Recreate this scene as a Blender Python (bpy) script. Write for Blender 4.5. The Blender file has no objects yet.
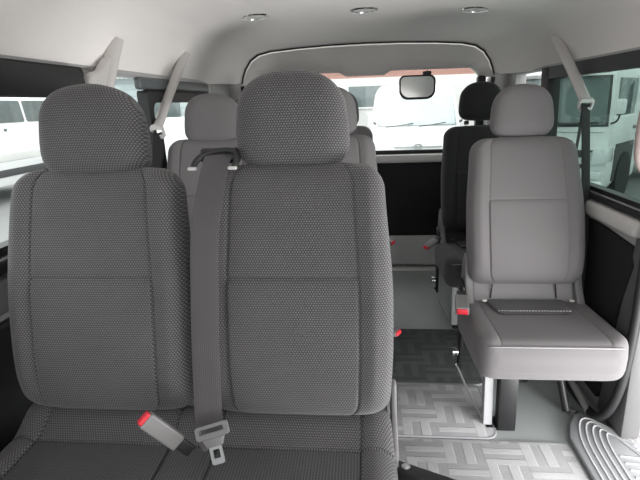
import bpy, bmesh, math, random
from math import sin, cos, pi, radians, sqrt, floor, exp
from mathutils import Vector, Matrix
random.seed(7)
SC = bpy.context.scene
COL = SC.collection
EYE = 1.12                      # eye height above the van floor
GZ = -0.60                      # asphalt level

# ------------------------------------------------------------------ materials
class NT:
    """small helper round a node tree"""
    def __init__(s, name):
        s.m = bpy.data.materials.new(name); s.m.use_nodes = True
        s.t = s.m.node_tree; s.n = s.t.nodes; s.n.clear()
        s.out = s.n.new('ShaderNodeOutputMaterial')
    def node(s, t, **kw):
        n = s.n.new(t)
        for k, v in kw.items():
            if k.startswith('_'): setattr(n, k[1:], v)
        return n
    def link(s, a, b): s.t.links.new(a, b)
    def math(s, op, a, b=None, c=None):
        n = s.n.new('ShaderNodeMath'); n.operation = op
        for i, x in enumerate((a, b, c)):
            if x is None: continue
            if isinstance(x, (int, float)): n.inputs[i].default_value = x
            else: s.link(x, n.inputs[i])
        return n.outputs[0]
    def mix(s, f, a, b):
        n = s.n.new('ShaderNodeMix'); n.data_type = 'RGBA'
        for i, x in ((0, f), (6, a), (7, b)):
            if isinstance(x, (int, float)): n.inputs[i].default_value = x
            elif isinstance(x, tuple): n.inputs[i].default_value = (*x[:3], 1)
            else: s.link(x, n.inputs[i])
        return n.outputs[2]
    def noise(s, scale, vec=None, detail=3):
        n = s.n.new('ShaderNodeTexNoise'); n.inputs['Scale'].default_value = scale
        n.inputs['Detail'].default_value = detail
        if vec is None:
            tc = s.n.new('ShaderNodeTexCoord'); vec = tc.outputs['Object']
        s.link(vec, n.inputs['Vector'])
        return n.outputs['Fac']
    def bsdf(s, col, rough=.6, metal=0, spec=.5, bump=None, bstr=.2, bdist=.002, **kw):
        b = s.n.new('ShaderNodeBsdfPrincipled')
        if isinstance(col, tuple): b.inputs['Base Color'].default_value = (*col[:3], 1)
        else: s.link(col, b.inputs['Base Color'])
        b.inputs['Roughness'].default_value = rough
        b.inputs['Metallic'].default_value = metal
        b.inputs['Specular IOR Level'].default_value = spec
        for k, v in kw.items(): b.inputs[k.replace('_', ' ')].default_value = v
        if bump is not None:
            bn = s.n.new('ShaderNodeBump'); bn.inputs['Strength'].default_value = bstr
            bn.inputs['Distance'].default_value = bdist
            s.link(bump, bn.inputs['Height']); s.link(bn.outputs[0], b.inputs['Normal'])
        s.link(b.outputs[0], s.out.inputs[0])
        return b

def L(r, g=None, b=None):
    """sRGB 0-255 to linear"""
    if g is None: g = b = r
    f = lambda c: (c/255/12.92) if c/255 <= .04045 else ((c/255+.055)/1.055)**2.4
    return (f(r), f(g), f(b))

def plain(name, col, rough=.55, metal=0, spec=.5, var=.06, nscale=40, bstr=.12, bdist=.001):
    t = NT(name)
    nz = t.noise(nscale)
    a = tuple(c*(1-var) for c in col); b = tuple(min(1, c*(1+var)) for c in col)
    t.bsdf(t.mix(nz, a, b), rough, metal, spec, nz, bstr, bdist)
    return t.m

def fabric(name, dark, light, period=.0062, rough=.9, bstr=.5, kind='hex'):
    t = NT(name)
    uv = t.n.new('ShaderNodeUVMap')
    sp = t.n.new('ShaderNodeSeparateXYZ'); t.link(uv.outputs[0], sp.inputs[0])
    x, y = sp.outputs[0], sp.outputs[1]
    k = 2*pi/(period*.866)
    if kind == 'hex':
        tot = None
        for a in (90, 30, 150):
            ph = t.math('ADD', t.math('MULTIPLY', x, k*cos(radians(a))), t.math('MULTIPLY', y, k*sin(radians(a))))
            c = t.math('COSINE', ph)
            tot = c if tot is None else t.math('ADD', tot, c)
        v = t.math('MULTIPLY_ADD', tot, .2222, .3333)
        v = t.math('POWER', v, .8)
    else:                                   # ribbed: fine lines along the length, broken by a weave
        kr = 2*pi/period
        c1 = t.math('COSINE', t.math('MULTIPLY', x, kr))
        c2 = t.math('COSINE', t.math('MULTIPLY', y, kr*1.6))
        v = t.math('MULTIPLY_ADD', t.math('ADD', c1, t.math('MULTIPLY', c2, .45)), .33, .5)
    nz = t.noise(9, uv.outputs[0], 2)
    col = t.mix(v, dark, light)
    col = t.mix(t.math('MULTIPLY', nz, .3), col, tuple(c*.72 for c in dark))
    t.bsdf(col, rough, 0, .25, v, bstr, .0015, Sheen_Weight=.15, Sheen_Roughness=.5)
    return t.m

def glass(name, tint, refl=.8):
    t = NT(name)
    tr = t.n.new('ShaderNodeBsdfTransparent'); tr.inputs[0].default_value = (*tint, 1)
    gl = t.n.new('ShaderNodeBsdfGlossy'); gl.inputs['Roughness'].default_value = .02
    nz = t.noise(6)
    ge = t.n.new('ShaderNodeNewGeometry'); dt = t.n.new('ShaderNodeVectorMath'); dt.operation = 'DOT_PRODUCT'
    t.link(ge.outputs['Incoming'], dt.inputs[0]); t.link(ge.outputs['Normal'], dt.inputs[1])
    c = t.math('SUBTRACT', 1, t.math('ABSOLUTE', dt.outputs['Value']))
    f = t.math('MULTIPLY_ADD', t.math('POWER', c, 5), .92, .035)
    f = t.math('MULTIPLY', f, t.math('MULTIPLY_ADD', nz, .05, refl))
    mx = t.n.new('ShaderNodeMixShader')
    t.link(f, mx.inputs[0]); t.link(tr.outputs[0], mx.inputs[1]); t.link(gl.outputs[0], mx.inputs[2])
    t.link(mx.outputs[0], t.out.inputs[0])
    return t.m

def carpet(name, dark, light, cell=.125):
    """basket weave of stripe bundles with pile noise"""
    t = NT(name)
    tc = t.n.new('ShaderNodeTexCoord'); sp = t.n.new('ShaderNodeSeparateXYZ')
    t.link(tc.outputs['Object'], sp.inputs[0])
    x, y = sp.outputs[0], sp.outputs[1]
    fx = t.math('FLOOR', t.math('DIVIDE', x, cell)); fy = t.math('FLOOR', t.math('DIVIDE', y, cell*.8))
    par = t.math('ABSOLUTE', t.math('MODULO', t.math('ADD', fx, fy), 2))
    along = t.math('ADD', t.math('MULTIPLY', par, t.math('DIVIDE', x, cell)),
                   t.math('MULTIPLY', t.math('SUBTRACT', 1, par), t.math('DIVIDE', y, cell*.8)))
    stripe = t.math('SINE', t.math('MULTIPLY', along, 2*pi*2))
    stripe = t.math('MULTIPLY_ADD', stripe, 3, .5); stripe = t.math('MINIMUM', t.math('MAXIMUM', stripe, 0), 1)
    n1 = t.noise(420, tc.outputs['Object'], 2); n2 = t.noise(14, tc.outputs['Object'], 3)
    v = t.math('ADD', t.math('MULTIPLY', stripe, .62), t.math('MULTIPLY_ADD', n2, .5, -.12))
    v = t.math('ADD', v, t.math('MULTIPLY_ADD', n1, .9, -.45))
    v = t.math('MINIMUM', t.math('MAXIMUM', v, 0), 1)
    t.bsdf(t.mix(v, dark, light), .95, 0, .15, t.math('ADD', n1, t.math('MULTIPLY', stripe, .8)), .6, .003)
    return t.m

def dotted(name, dark, light, period=.008):
    t = NT(name)
    tc = t.n.new('ShaderNodeTexCoord'); sp = t.n.new('ShaderNodeSeparateXYZ')
    t.link(tc.outputs['Object'], sp.inputs[0])
    k = 2*pi/period
    v = t.math('MULTIPLY', t.math('COSINE', t.math('MULTIPLY', sp.outputs[0], k)), t.math('COSINE', t.math('MULTIPLY', sp.outputs[1], k)))
    n2 = t.noise(3, tc.outputs['Object'], 4)
    f = t.math('MULTIPLY_ADD', v, .15, t.math('MULTIPLY_ADD', n2, .6, .2))
    t.bsdf(t.mix(f, dark, light), .55, 0, .4, v, .25, .001)
    return t.m

M = {}
M['hex'] = fabric('honeycomb_cloth', (.026, .0255, .0265), (.200, .191, .196), .0054)
M['rib'] = fabric('ribbed_cloth', (.027, .0265, .0275), (.105, .102, .104), .0060, kind='rib')
M['hexfine'] = fabric('fine_cloth', (.128, .120, .122), (.148, .139, .141), .005, bstr=.05)
M['ribfine'] = fabric('fine_ribbed_cloth', (.065, .062, .064), (.105, .10, .102), .007, kind='rib', bstr=.25)
M['shadecloth'] = fabric('shaded_seat_cloth', (.022, .022, .023), (.045, .043, .044), .005, bstr=.25)  # rear single seat's cloth, its shade put into the colour
M['strap'] = fabric('belt_webbing', (.06, .055, .058), (.10, .093, .096), .004, .65, .3, kind='rib')
M['blackstrap'] = fabric('black_webbing', (.008, .008, .009), (.02, .02, .021), .004, .7, .3, kind='rib')
M['shadecloth_mid'] = fabric('shaded_cushion_cloth', (.06, .06, .061), (.09, .088, .089), .005, bstr=.2)  # same seat's cushion, a weaker shade put into the colour
M['thread'] = plain('seam_thread', L(170, 165, 166), .8)
M['headliner'] = plain('headliner_felt', (.80, .765, .74), .9, 0, .2, .05, 260, .3, .001)
M['greytrim'] = plain('grey_trim_plastic', (.36, .355, .35), .45, 0, .4, .03, 300, .1)
M['rearheader'] = plain('rear_header_plastic', (.58, .555, .535), .55, 0, .35, .03, 300, .1)
M['palegrey'] = plain('pale_grey_plastic', (.50, .48, .465), .4, 0, .45, .03, 200, .1)
M['midplastic'] = plain('mid_grey_plastic', (.17, .165, .165), .42, 0, .45, .04, 200, .1)
M['black'] = plain('black_plastic', (.014, .014, .015), .45, 0, .4, .1, 200, .1)
M['blackpanel'] = plain('black_board', (.012, .012, .013), .75, 0, .25, .1, 120, .2)
M['rubber'] = plain('black_rubber', (.016, .016, .017), .6, 0, .35, .1, 100, .1)
M['chrome'] = plain('chrome', (.75, .75, .75), .18, 1, .5, .02, 30, 0)
M['steel'] = plain('brushed_steel', (.55, .55, .56), .35, 1, .5, .05, 90, .05)
M['whitesteel'] = plain('painted_light_grey_steel', (.42, .42, .43), .4, 0, .5, .03, 80, .05)
M['red'] = plain('red_plastic', (.62, .02, .035), .4, 0, .5, .05, 80, .05)
M['bucklegrey'] = plain('buckle_grey', (.185, .18, .178), .4, 0, .5, .03, 200, .06)
M['beige'] = plain('beige_grip', (.34, .27, .255), .5, 0, .4, .04, 100, .1)
M['step'] = plain('step_plastic', (.33, .335, .345), .6, 0, .35, .06, 120, .15)
M['steprib'] = plain('step_rib_plastic', (.42, .425, .43), .6, 0, .3)
M['darkband'] = plain('dark_blue_grey_plastic', (.085, .095, .10), .4)
M['pillar'] = plain('pillar_grey_plastic', (.095, .094, .094), .5, 0, .35)
M['vinyl'] = dotted('floor_vinyl', (.33, .36, .352), (.43, .45, .445))
M['mat'] = carpet('mat_carpet', (.34, .34, .345), (.50, .50, .505))
M['matdark'] = carpet('mat_carpet_rear', (.075, .079, .08), (.110, .114, .116))
M['matedge'] = plain('mat_edging', (.27, .27, .28), .8, 0, .2, .1, 200, .2)
M['clear'] = glass('clear_glass', (.95, .97, .96), .45)
M['green'] = glass('green_privacy_glass', (.52, .60, .57), .45)
M['mirror'] = plain('mirror_glass', (.8, .82, .82), .04, 1, .5, .01, 20, 0)
M['lens'] = plain('frosted_lens', (.66, .64, .60), .35, 0, .5, .02, 200, .05)
M['asphalt'] = plain('asphalt', (.26, .265, .265), .9, 0, .3, .3, 25, .5, .01)
M['white'] = plain('white_paint', (.80, .81, .81), .3, 0, .5, .015, 3, 0)
M['carglass'] = plain('vehicle_window_glass', (.12, .155, .155), .08, 0, .6, .25, 5, 0)
M['paleglass'] = plain('pale_windscreen_glass', (.52, .60, .61), .08, 0, .7, .06, 4, 0)
M['chassis'] = plain('chassis_grey', (.06, .06, .063), .6)
M['tyre'] = plain('tyre_rubber', (.02, .02, .021), .8)
M['brick'] = plain('brick_red_cladding', (.42, .24, .20), .85, 0, .3, .15, 8, .2)
M['render'] = plain('pale_render', (.66, .66, .64), .85, 0, .3, .06, 5, .2)
M['bluesiding'] = plain('pale_blue_siding', (.50, .57, .58), .6, 0, .3, .05, 5, .1)
M['emblem'] = plain('emblem_grey', (.35, .38, .38), .3, .6, .5, .05, 40, 0)
M['lamp'] = plain('headlamp_lens', (.75, .77, .78), .1, 0, .7, .04, 30, 0)

# ------------------------------------------------------------------ mesh helpers
def finish(name, bm, mat, parent=None, smooth=True, auto=None, rec=True):
    if rec: bmesh.ops.recalc_face_normals(bm, faces=bm.faces[:])
    me = bpy.data.meshes.new(name); bm.to_mesh(me); bm.free()
    if smooth:
        for p in me.polygons: p.use_smooth = True
    me.materials.append(M[mat] if isinstance(mat, str) else mat)
    if auto is not None:
        me.set_sharp_from_angle(angle=radians(auto))
    o = bpy.data.objects.new(name, me); COL.objects.link(o)
    if parent is not None: o.parent = parent
    return o

def empty(name, label, cat, loc=(0, 0, 0), rotz=0, group=None):
    o = bpy.data.objects.new(name, None); COL.objects.link(o)
    o.location = loc; o.rotation_euler = (0, 0, rotz); o.empty_display_size = .1
    return tag(o, label, cat, group)

def tag(o, label, cat, group=None):
    o['label'] = label; o['category'] = cat
    if group: o['group'] = group
    return o

def struct(o): o['kind'] = 'structure'; return o

def copy_tree(o, parent=None):
    c = o.copy(); COL.objects.link(c)
    if parent is not None: c.parent = parent
    for ch in list(o.children): copy_tree(ch, c)
    return c

def bm_box(bm, c, s, bev=0.0, rot=None, seg=3):
    """box with centre c and full size s"""
    t = bmesh.new(); bmesh.ops.create_cube(t, size=1)
    bmesh.ops.scale(t, vec=s, verts=t.verts)
    if bev:
        bmesh.ops.bevel(t, geom=t.edges[:], offset=bev, segments=seg, profile=.5, affect='EDGES')
    mt = Matrix.Translation(c) @ (rot.to_4x4() if rot is not None else Matrix())
    bmesh.ops.transform(t, matrix=mt, verts=t.verts)
    me = bpy.data.meshes.new('tmp'); t.to_mesh(me); t.free(); bm.from_mesh(me); bpy.data.meshes.remove(me)
    return bm

def box(name, c, s, mat, parent=None, bev=.004, rot=None, seg=3):
    bm = bmesh.new(); bm_box(bm, c, s, min(bev, min(s)*.45), rot, seg)
    return finish(name, bm, mat, parent, auto=35)

def bm_tube(bm, pts, r, n=12, flat=1.0, closed=False, up=None, cap=True, smoothpath=0):
    """tube through pts; r radius or list; flat squashes along the frame's second axis"""
    pts = [Vector(p) for p in pts]
    if smoothpath: pts = catmull(pts, smoothpath, closed)
    k = len(pts); rs = r if isinstance(r, (list, tuple)) else None
    rings = []; prev = None
    for i, p in enumerate(pts):
        if closed: d = pts[(i+1) % k]-pts[i-1]
        else: d = pts[min(i+1, k-1)]-pts[max(i-1, 0)]
        d.normalize()
        if up is not None: a = Vector(up)-d*Vector(up).dot(d)
        elif prev is None:
            a = Vector((0, 0, 1)) if abs(d.z) < .9 else Vector((1, 0, 0)); a = a-d*a.dot(d)
        else: a = prev-d*prev.dot(d)
        a.normalize(); prev = a; b = d.cross(a)
        if rs: rr = rs[0]+(rs[-1]-rs[0])*i/(k-1) if len(rs) == 2 else rs[i]
        else: rr = r
        rings.append([bm.verts.new(p+a*(rr*cos(2*pi*j/n)*flat)+b*(rr*sin(2*pi*j/n))) for j in range(n)])
    m = k if closed else k-1
    for i in range(m):
        A, B = rings[i], rings[(i+1) % k]
        for j in range(n): bm.faces.new((A[j], A[(j+1) % n], B[(j+1) % n], B[j]))
    if not closed and cap:
        bm.faces.new(rings[0][::-1]); bm.faces.new(rings[-1])
    return bm

def catmull(P, seg, closed=False):
    out = []; n = len(P)
    for i in range(n if closed else n-1):
        p1, p2 = P[i], P[(i+1) % n]
        p0 = P[i-1] if (closed or i > 0) else p1*2-p2
        p3 = P[(i+2) % n] if (closed or i+2 < n) else p2*2-p1
        for k in range(seg):
            t = k/seg
            out.append(.5*((2*p1)+(p2-p0)*t+(2*p0-5*p1+4*p2-p3)*t*t+(3*p1-p0-3*p2+p3)*t**3))
    if not closed: out.append(P[-1])
    return out

def tube(name, pts, r, mat, parent=None, **kw):
    bm = bmesh.new(); bm_tube(bm, pts, r, **kw)
    return finish(name, bm, mat, parent, auto=50)

def bm_prism(bm, poly, h0, h1, axis='z', bev=0):
    """extrude a 2-D outline between h0 and h1 along axis"""
    t = bmesh.new()
    f = {'z': lambda a, b, h: (a, b, h), 'y': lambda a, b, h: (a, h, b), 'x': lambda a, b, h: (h, a, b)}[axis]
    A = [t.verts.new(f(a, b, h0)) for a, b in poly]; B = [t.verts.new(f(a, b, h1)) for a, b in poly]
    n = len(poly)
    t.faces.new(A[::-1]); t.faces.new(B)
    for i in range(n): t.faces.new((A[i], A[(i+1) % n], B[(i+1) % n], B[i]))
    bmesh.ops.recalc_face_normals(t, faces=t.faces[:])
    if bev:
        bmesh.ops.bevel(t, geom=t.edges[:], offset=bev, segments=2, profile=.5, affect='EDGES', clamp_overlap=True)
    me = bpy.data.meshes.new('tmp'); t.to_mesh(me); t.free(); bm.from_mesh(me); bpy.data.meshes.remove(me)
    return bm

def prism(name, poly, h0, h1, mat, parent=None, axis='z', bev=0, auto=40):
    bm = bmesh.new(); bm_prism(bm, poly, h0, h1, axis, bev)
    return finish(name, bm, mat, parent, auto=auto)

def rrect(x0, x1, y0, y1, r, n=6, rs=None):
    """rounded rectangle outline, rs = radii (x0y0, x1y0, x1y1, x0y1)"""
    rs = rs or (r, r, r, r); out = []
    for (cx, cy, a0), q in zip(((x0, y0, 180), (x1, y0, 270), (x1, y1, 0), (x0, y1, 90)), rs):
        sx = 1 if cx == x0 else -1; sy = 1 if cy == y0 else -1
        if q <= 1e-6: out.append((cx, cy)); continue
        for k in range(n+1):
            a = radians(a0+90*k/n); out.append((cx+sx*q+q*cos(a), cy+sy*q+q*sin(a)))
    return out

def bm_frame(bm, outer, inner, h0, h1, axis='z'):
    """ring between two outlines of equal count"""
    f = {'z': lambda a, b, h: (a, b, h), 'y': lambda a, b, h: (a, h, b), 'x': lambda a, b, h: (h, a, b)}[axis]
    R = [[bm.verts.new(f(a, b, h)) for a, b in o] for o, h in ((outer, h0), (outer, h1), (inner, h1), (inner, h0))]
    n = len(outer)
    for q in range(4):
        A, B = R[q], R[(q+1) % 4]
        for i in range(n): bm.faces.new((A[i], A[(i+1) % n], B[(i+1) % n], B[i]))
    return bm

def lathe(name, prof, mat, parent=None, n=32, c=(0, 0, 0), rot=None):
    bm = bmesh.new(); rings = []
    for r, z in prof: rings.append([bm.verts.new((r*cos(2*pi*j/n), r*sin(2*pi*j/n), z)) for j in range(n)])
    for A, B in zip(rings, rings[1:]):
        for j in range(n): bm.faces.new((A[j], A[(j+1) % n], B[(j+1) % n], B[j]))
    bm.faces.new(rings[0][::-1]); bm.faces.new(rings[-1])
    bmesh.ops.transform(bm, matrix=Matrix.Translation(c) @ (rot.to_4x4() if rot is not None else Matrix()), verts=bm.verts)
    return finish(name, bm, mat, parent, auto=35)

def edge_samples(n, seams=(), wid=1.0):
    """samples on [-1, 1], denser at both ends and in a fan round every seam"""
    out = []
    for i in range(n+1):
        s = -1+2*i/n; a = abs(s)
        out.append((1 if s > 0 else -1 if s < 0 else 0)*(.55*a+.45*(1-(1-a)**2.6)))
    for c in seams:
        out = [v for v in out if abs(v-c)*wid > .0095]
        out += [c+k/wid for k in (-.008, -.0052, -.0034, -.0018, 0, .0018, .0034, .0052, .008)]
    return sorted(out)

def pillow(name, W, z0, z1, Tf, Tb, mat, parent, xf, p=6, q=2.4, pv=None, qv=None, rt=.05, rb=.05, crown=0.0, sag=0.0,
           nu=80, nv=80, disp=None, curve=None, xshift=None, useam=(), vseam=(), slotfn=None, mat2=None):
    """closed upholstered pad: outline half-width W(t), rounded corners, bulge to the front (-y) and to the back.
    disp(x, z, t) moves the front surface forward; curve(t) bends the whole pad in profile"""
    pv = pv or p; qv = qv or q
    us, vs = edge_samples(nu, useam, W(.5)), edge_samples(nv, vseam, (z1-z0)/2)
    nu, nv = len(us)-1, len(vs)-1
    bm = bmesh.new(); uvl = bm.loops.layers.uv.new('UVMap')
    e = lambda s, pp, qq: max(0.0, 1-abs(s)**pp)**(1/qq)
    F, B = {}, {}; UV = {}
    for j, v in enumerate(vs):
        t = (v+1)/2; z = z0+(z1-z0)*t
        hw = W(t)
        dz = z1-z
        if rt and dz < rt: hw -= rt-sqrt(max(0, rt*rt-(rt-dz)**2))
        dz = z-z0
        if rb and dz < rb: hw -= rb-sqrt(max(0, rb*rb-(rb-dz)**2))
        for i, u in enumerate(us):
            x = hw*u+(xshift(t) if xshift else 0)
            zz = z+crown*(1-u*u)*max(0, v)**2-sag*(1-u*u)*max(0, -v)**2
            k = e(u, p, q)*e(v, pv, qv); cv = curve(t) if curve else 0
            d = disp(x, z, t, u) if disp else 0
            yf = cv-Tf*k-d*min(1, k*1.5); yb = cv+Tb*k
            border = i in (0, nu) or j in (0, nv)
            F[i, j] = bm.verts.new(xf(x, yf, zz)); UV[F[i, j]] = (x, zz)
            if border: B[i, j] = F[i, j]
            else: B[i, j] = bm.verts.new(xf(x, yb, zz)); UV[B[i, j]] = (x, zz)
    for j in range(nv):
        for i in range(nu):
            f = bm.faces.new((F[i, j], F[i+1, j], F[i+1, j+1], F[i, j+1]))
            g = bm.faces.new((B[i, j], B[i, j+1], B[i+1, j+1], B[i+1, j])) if len({B[i, j], B[i, j+1], B[i+1, j+1], B[i+1, j]}-{F[i, j], F[i, j+1], F[i+1, j+1], F[i+1, j]}) else None
            if slotfn and slotfn((us[i]+us[i+1])/2, (vs[j]+vs[j+1])/2): f.material_index = 1
            for ff in (f, g):
                if ff:
                    for lp in ff.loops: lp[uvl].uv = UV[lp.vert]
    o = finish(name, bm, mat, parent)
    if mat2: o.data.materials.append(M[mat2])
    return o

def gauss(d, s): return exp(-(d/s)**2) if abs(d) < 4*s else 0.0
def smooth(a, b, x):
    t = min(1, max(0, (x-a)/(b-a))); return t*t*(3-2*t)

def ribbon(name, pts, width, th, mat, parent=None, side=(1, 0, 0), seg=6):
    """flat webbing of given width along side, with UVs in metres"""
    P = catmull([Vector(p) for p in pts], seg); S = Vector(side).normalized()
    bm = bmesh.new(); uvl = bm.loops.layers.uv.new('UVMap'); R = []; s = 0
    for i, p in enumerate(P):
        d = (P[min(i+1, len(P)-1)]-P[max(i-1, 0)]).normalized()
        sd = (S-d*S.dot(d)).normalized(); n = d.cross(sd)
        if i: s += (P[i]-P[i-1]).length
        ring = [(a, b) for a, b in ((-.5, -.35), (-.48, -.5), (-.16, -.5), (.16, -.5), (.48, -.5), (.5, -.35), (.5, .35), (.48, .5), (.16, .5), (-.16, .5), (-.48, .5), (-.5, .35))]
        R.append([(bm.verts.new(p+sd*a*width+n*b*th), (a*width, s)) for a, b in ring])
    for A, B in zip(R, R[1:]):
        for j in range(12):
            q = (A[j], A[(j+1) % 12], B[(j+1) % 12], B[j]); f = bm.faces.new([v for v, _ in q])
            for lp, (_, u) in zip(f.loops, q): lp[uvl].uv = u
    bm.faces.new([v for v, _ in R[0]][::-1]); bm.faces.new([v for v, _ in R[-1]])
    return finish(name, bm, mat, parent, auto=60)

# ------------------------------------------------------------------ seats
def tilt(y0, z0, deg, x0=0.0):
    """frame whose z axis runs up the leaning backrest from the hinge (y0, z0)"""
    a = radians(deg); c, s = cos(a), sin(a)
    return lambda x, y, z: (x0+x, y0+y*c+z*s, z0-y*s+z*c)

def lying(x0, y0, z0, pitch=0.0):
    """pad frame for cushions: the front of the pad faces up, its z axis runs towards the back"""
    a = radians(pitch)
    return lambda x, y, z: (x0+x, y0+z*cos(a)-y*sin(a), z0-y*cos(a)-z*sin(a))

def back_pad(parent, xf, cloth, Lb=.535, wb=.200, wm=.206, wt=.188, seam_u=.136, seam_z=.306, nu=110, nv=120, T=.055, sd=.0045):
    def W(t): return wb+(wm-wb)*smooth(0, .3, t) if t < .45 else wm+(wt-wm)*smooth(.45, 1.0, t)
    fu = seam_u/wm
    def disp(x, z, t, u):
        hw = W(t); du = (abs(u)-fu)*hw
        d = .013*smooth(-.004, .035, du)*smooth(-.02, .1, z)      # side bolsters stand proud
        d -= sd*gauss(du, .0028)
        if du < 0: d -= sd*gauss(z-seam_z, .0028)
        d += .006*gauss(z-.12, .12)*(1-u*u)
        if du < -.002: d += .004*smooth(seam_z+.002, seam_z-.02, z)
        return d
    return pillow('backrest', W, 0, Lb, T, .055, cloth, parent, xf, p=7, q=2.1, pv=9, qv=2.2, rt=.055, rb=.05, crown=.006, nu=nu, nv=nv, disp=disp, useam=(-fu, fu), vseam=(2*seam_z/Lb-1,),
                  curve=lambda t: -.010*sin(pi*min(1, t*1.1)))

def head_pad(parent, xf, cloth, base, hw=.116, H=.182, T=.055, nu=60, nv=60):
    def W(t): return hw*(.96+.06*smooth(0, .3, t)) if t < .3 else hw*(1.02-.10*smooth(.3, 1, t))
    h = pillow('headrest', W, base, base+H, T, .05, cloth, parent, xf, p=4.2, q=2.2, rt=.066, rb=.04, crown=.009, sag=.003, nu=nu, nv=nv,
               curve=lambda t: -.018*t)
    for s in (-1, 1):
        tube('headrest_post', [xf(s*.072, 0, base-.05), xf(s*.072, 0, base+.03)], .0055, 'chrome', h, n=12)
        q = [xf(s*.072, 0, base-.022), xf(s*.072, 0, base-.006)]
        tube('post_collar', q, .013, 'black', h, n=14)
    return h

def base_cushion(parent, hw, depth, xf, cloth, T, side_w, rise, Tb, seams, nu=100, nv=80, rt=.03, rb=.05, rise_len=.07, insert=None, bol=.012, sd=.008):
    def disp(x, z, t, u):
        d = bol*smooth(hw-side_w-.01, hw-side_w+.03, abs(x))
        d -= sd*gauss(abs(x)-(hw-side_w), .003)
        for sx in seams: d -= .008*gauss(x-sx, .003)
        d += rise*smooth(depth-rise_len, depth, z)
        d -= sd*gauss(z-(depth-rise_len), .003)
        return d
    return pillow('cushion', lambda t: hw, 0, depth, T, Tb, cloth, parent, xf, p=16, q=2.6, pv=12, qv=2.6, rt=rt, rb=rb, nu=nu, nv=nv, disp=disp,
                  useam=[-1+side_w/hw, 1-side_w/hw]+[q/hw for q in seams], vseam=(2*(depth-rise_len)/depth-1,),
                  mat2=insert, slotfn=(lambda u, v: abs(u) < 1-side_w/hw and v < 2*(depth-rise_len)/depth-1) if insert else None)

def buckle(name, label, tip, base, cat='seat belt buckle', body='bucklegrey', w=.034, th=.019, group=None, face=(0, -1, .4)):
    """belt buckle on its stalk; the red press button sits in the tip"""
    tip, base = Vector(tip), Vector(base); d = (tip-base); ln = d.length; d.normalize()
    r = empty(name, label, cat, base, group=group)
    f = Vector(face); f = (f-d*f.dot(d)).normalized(); s = d.cross(f)
    R = Matrix((s, f, d)).transposed()
    inv = Vector((0, 0, 0))
    bm = bmesh.new(); bm_box(bm, d*(ln*.62), (w, th, ln*.72), .0045, R, 4); finish('body', bm, body, r, auto=40)
    bm = bmesh.new(); bm_box(bm, d*(ln*.985), (w*.80, th*.74, .012), .003, R, 3); finish('press_button', bm, 'red', r, auto=40)
    bm = bmesh.new(); bm_box(bm, d*(ln*.16), (w*.72, th*.62, ln*.36), .003, R, 3); finish('stalk', bm, 'black', r, auto=40)
    return r

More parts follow.
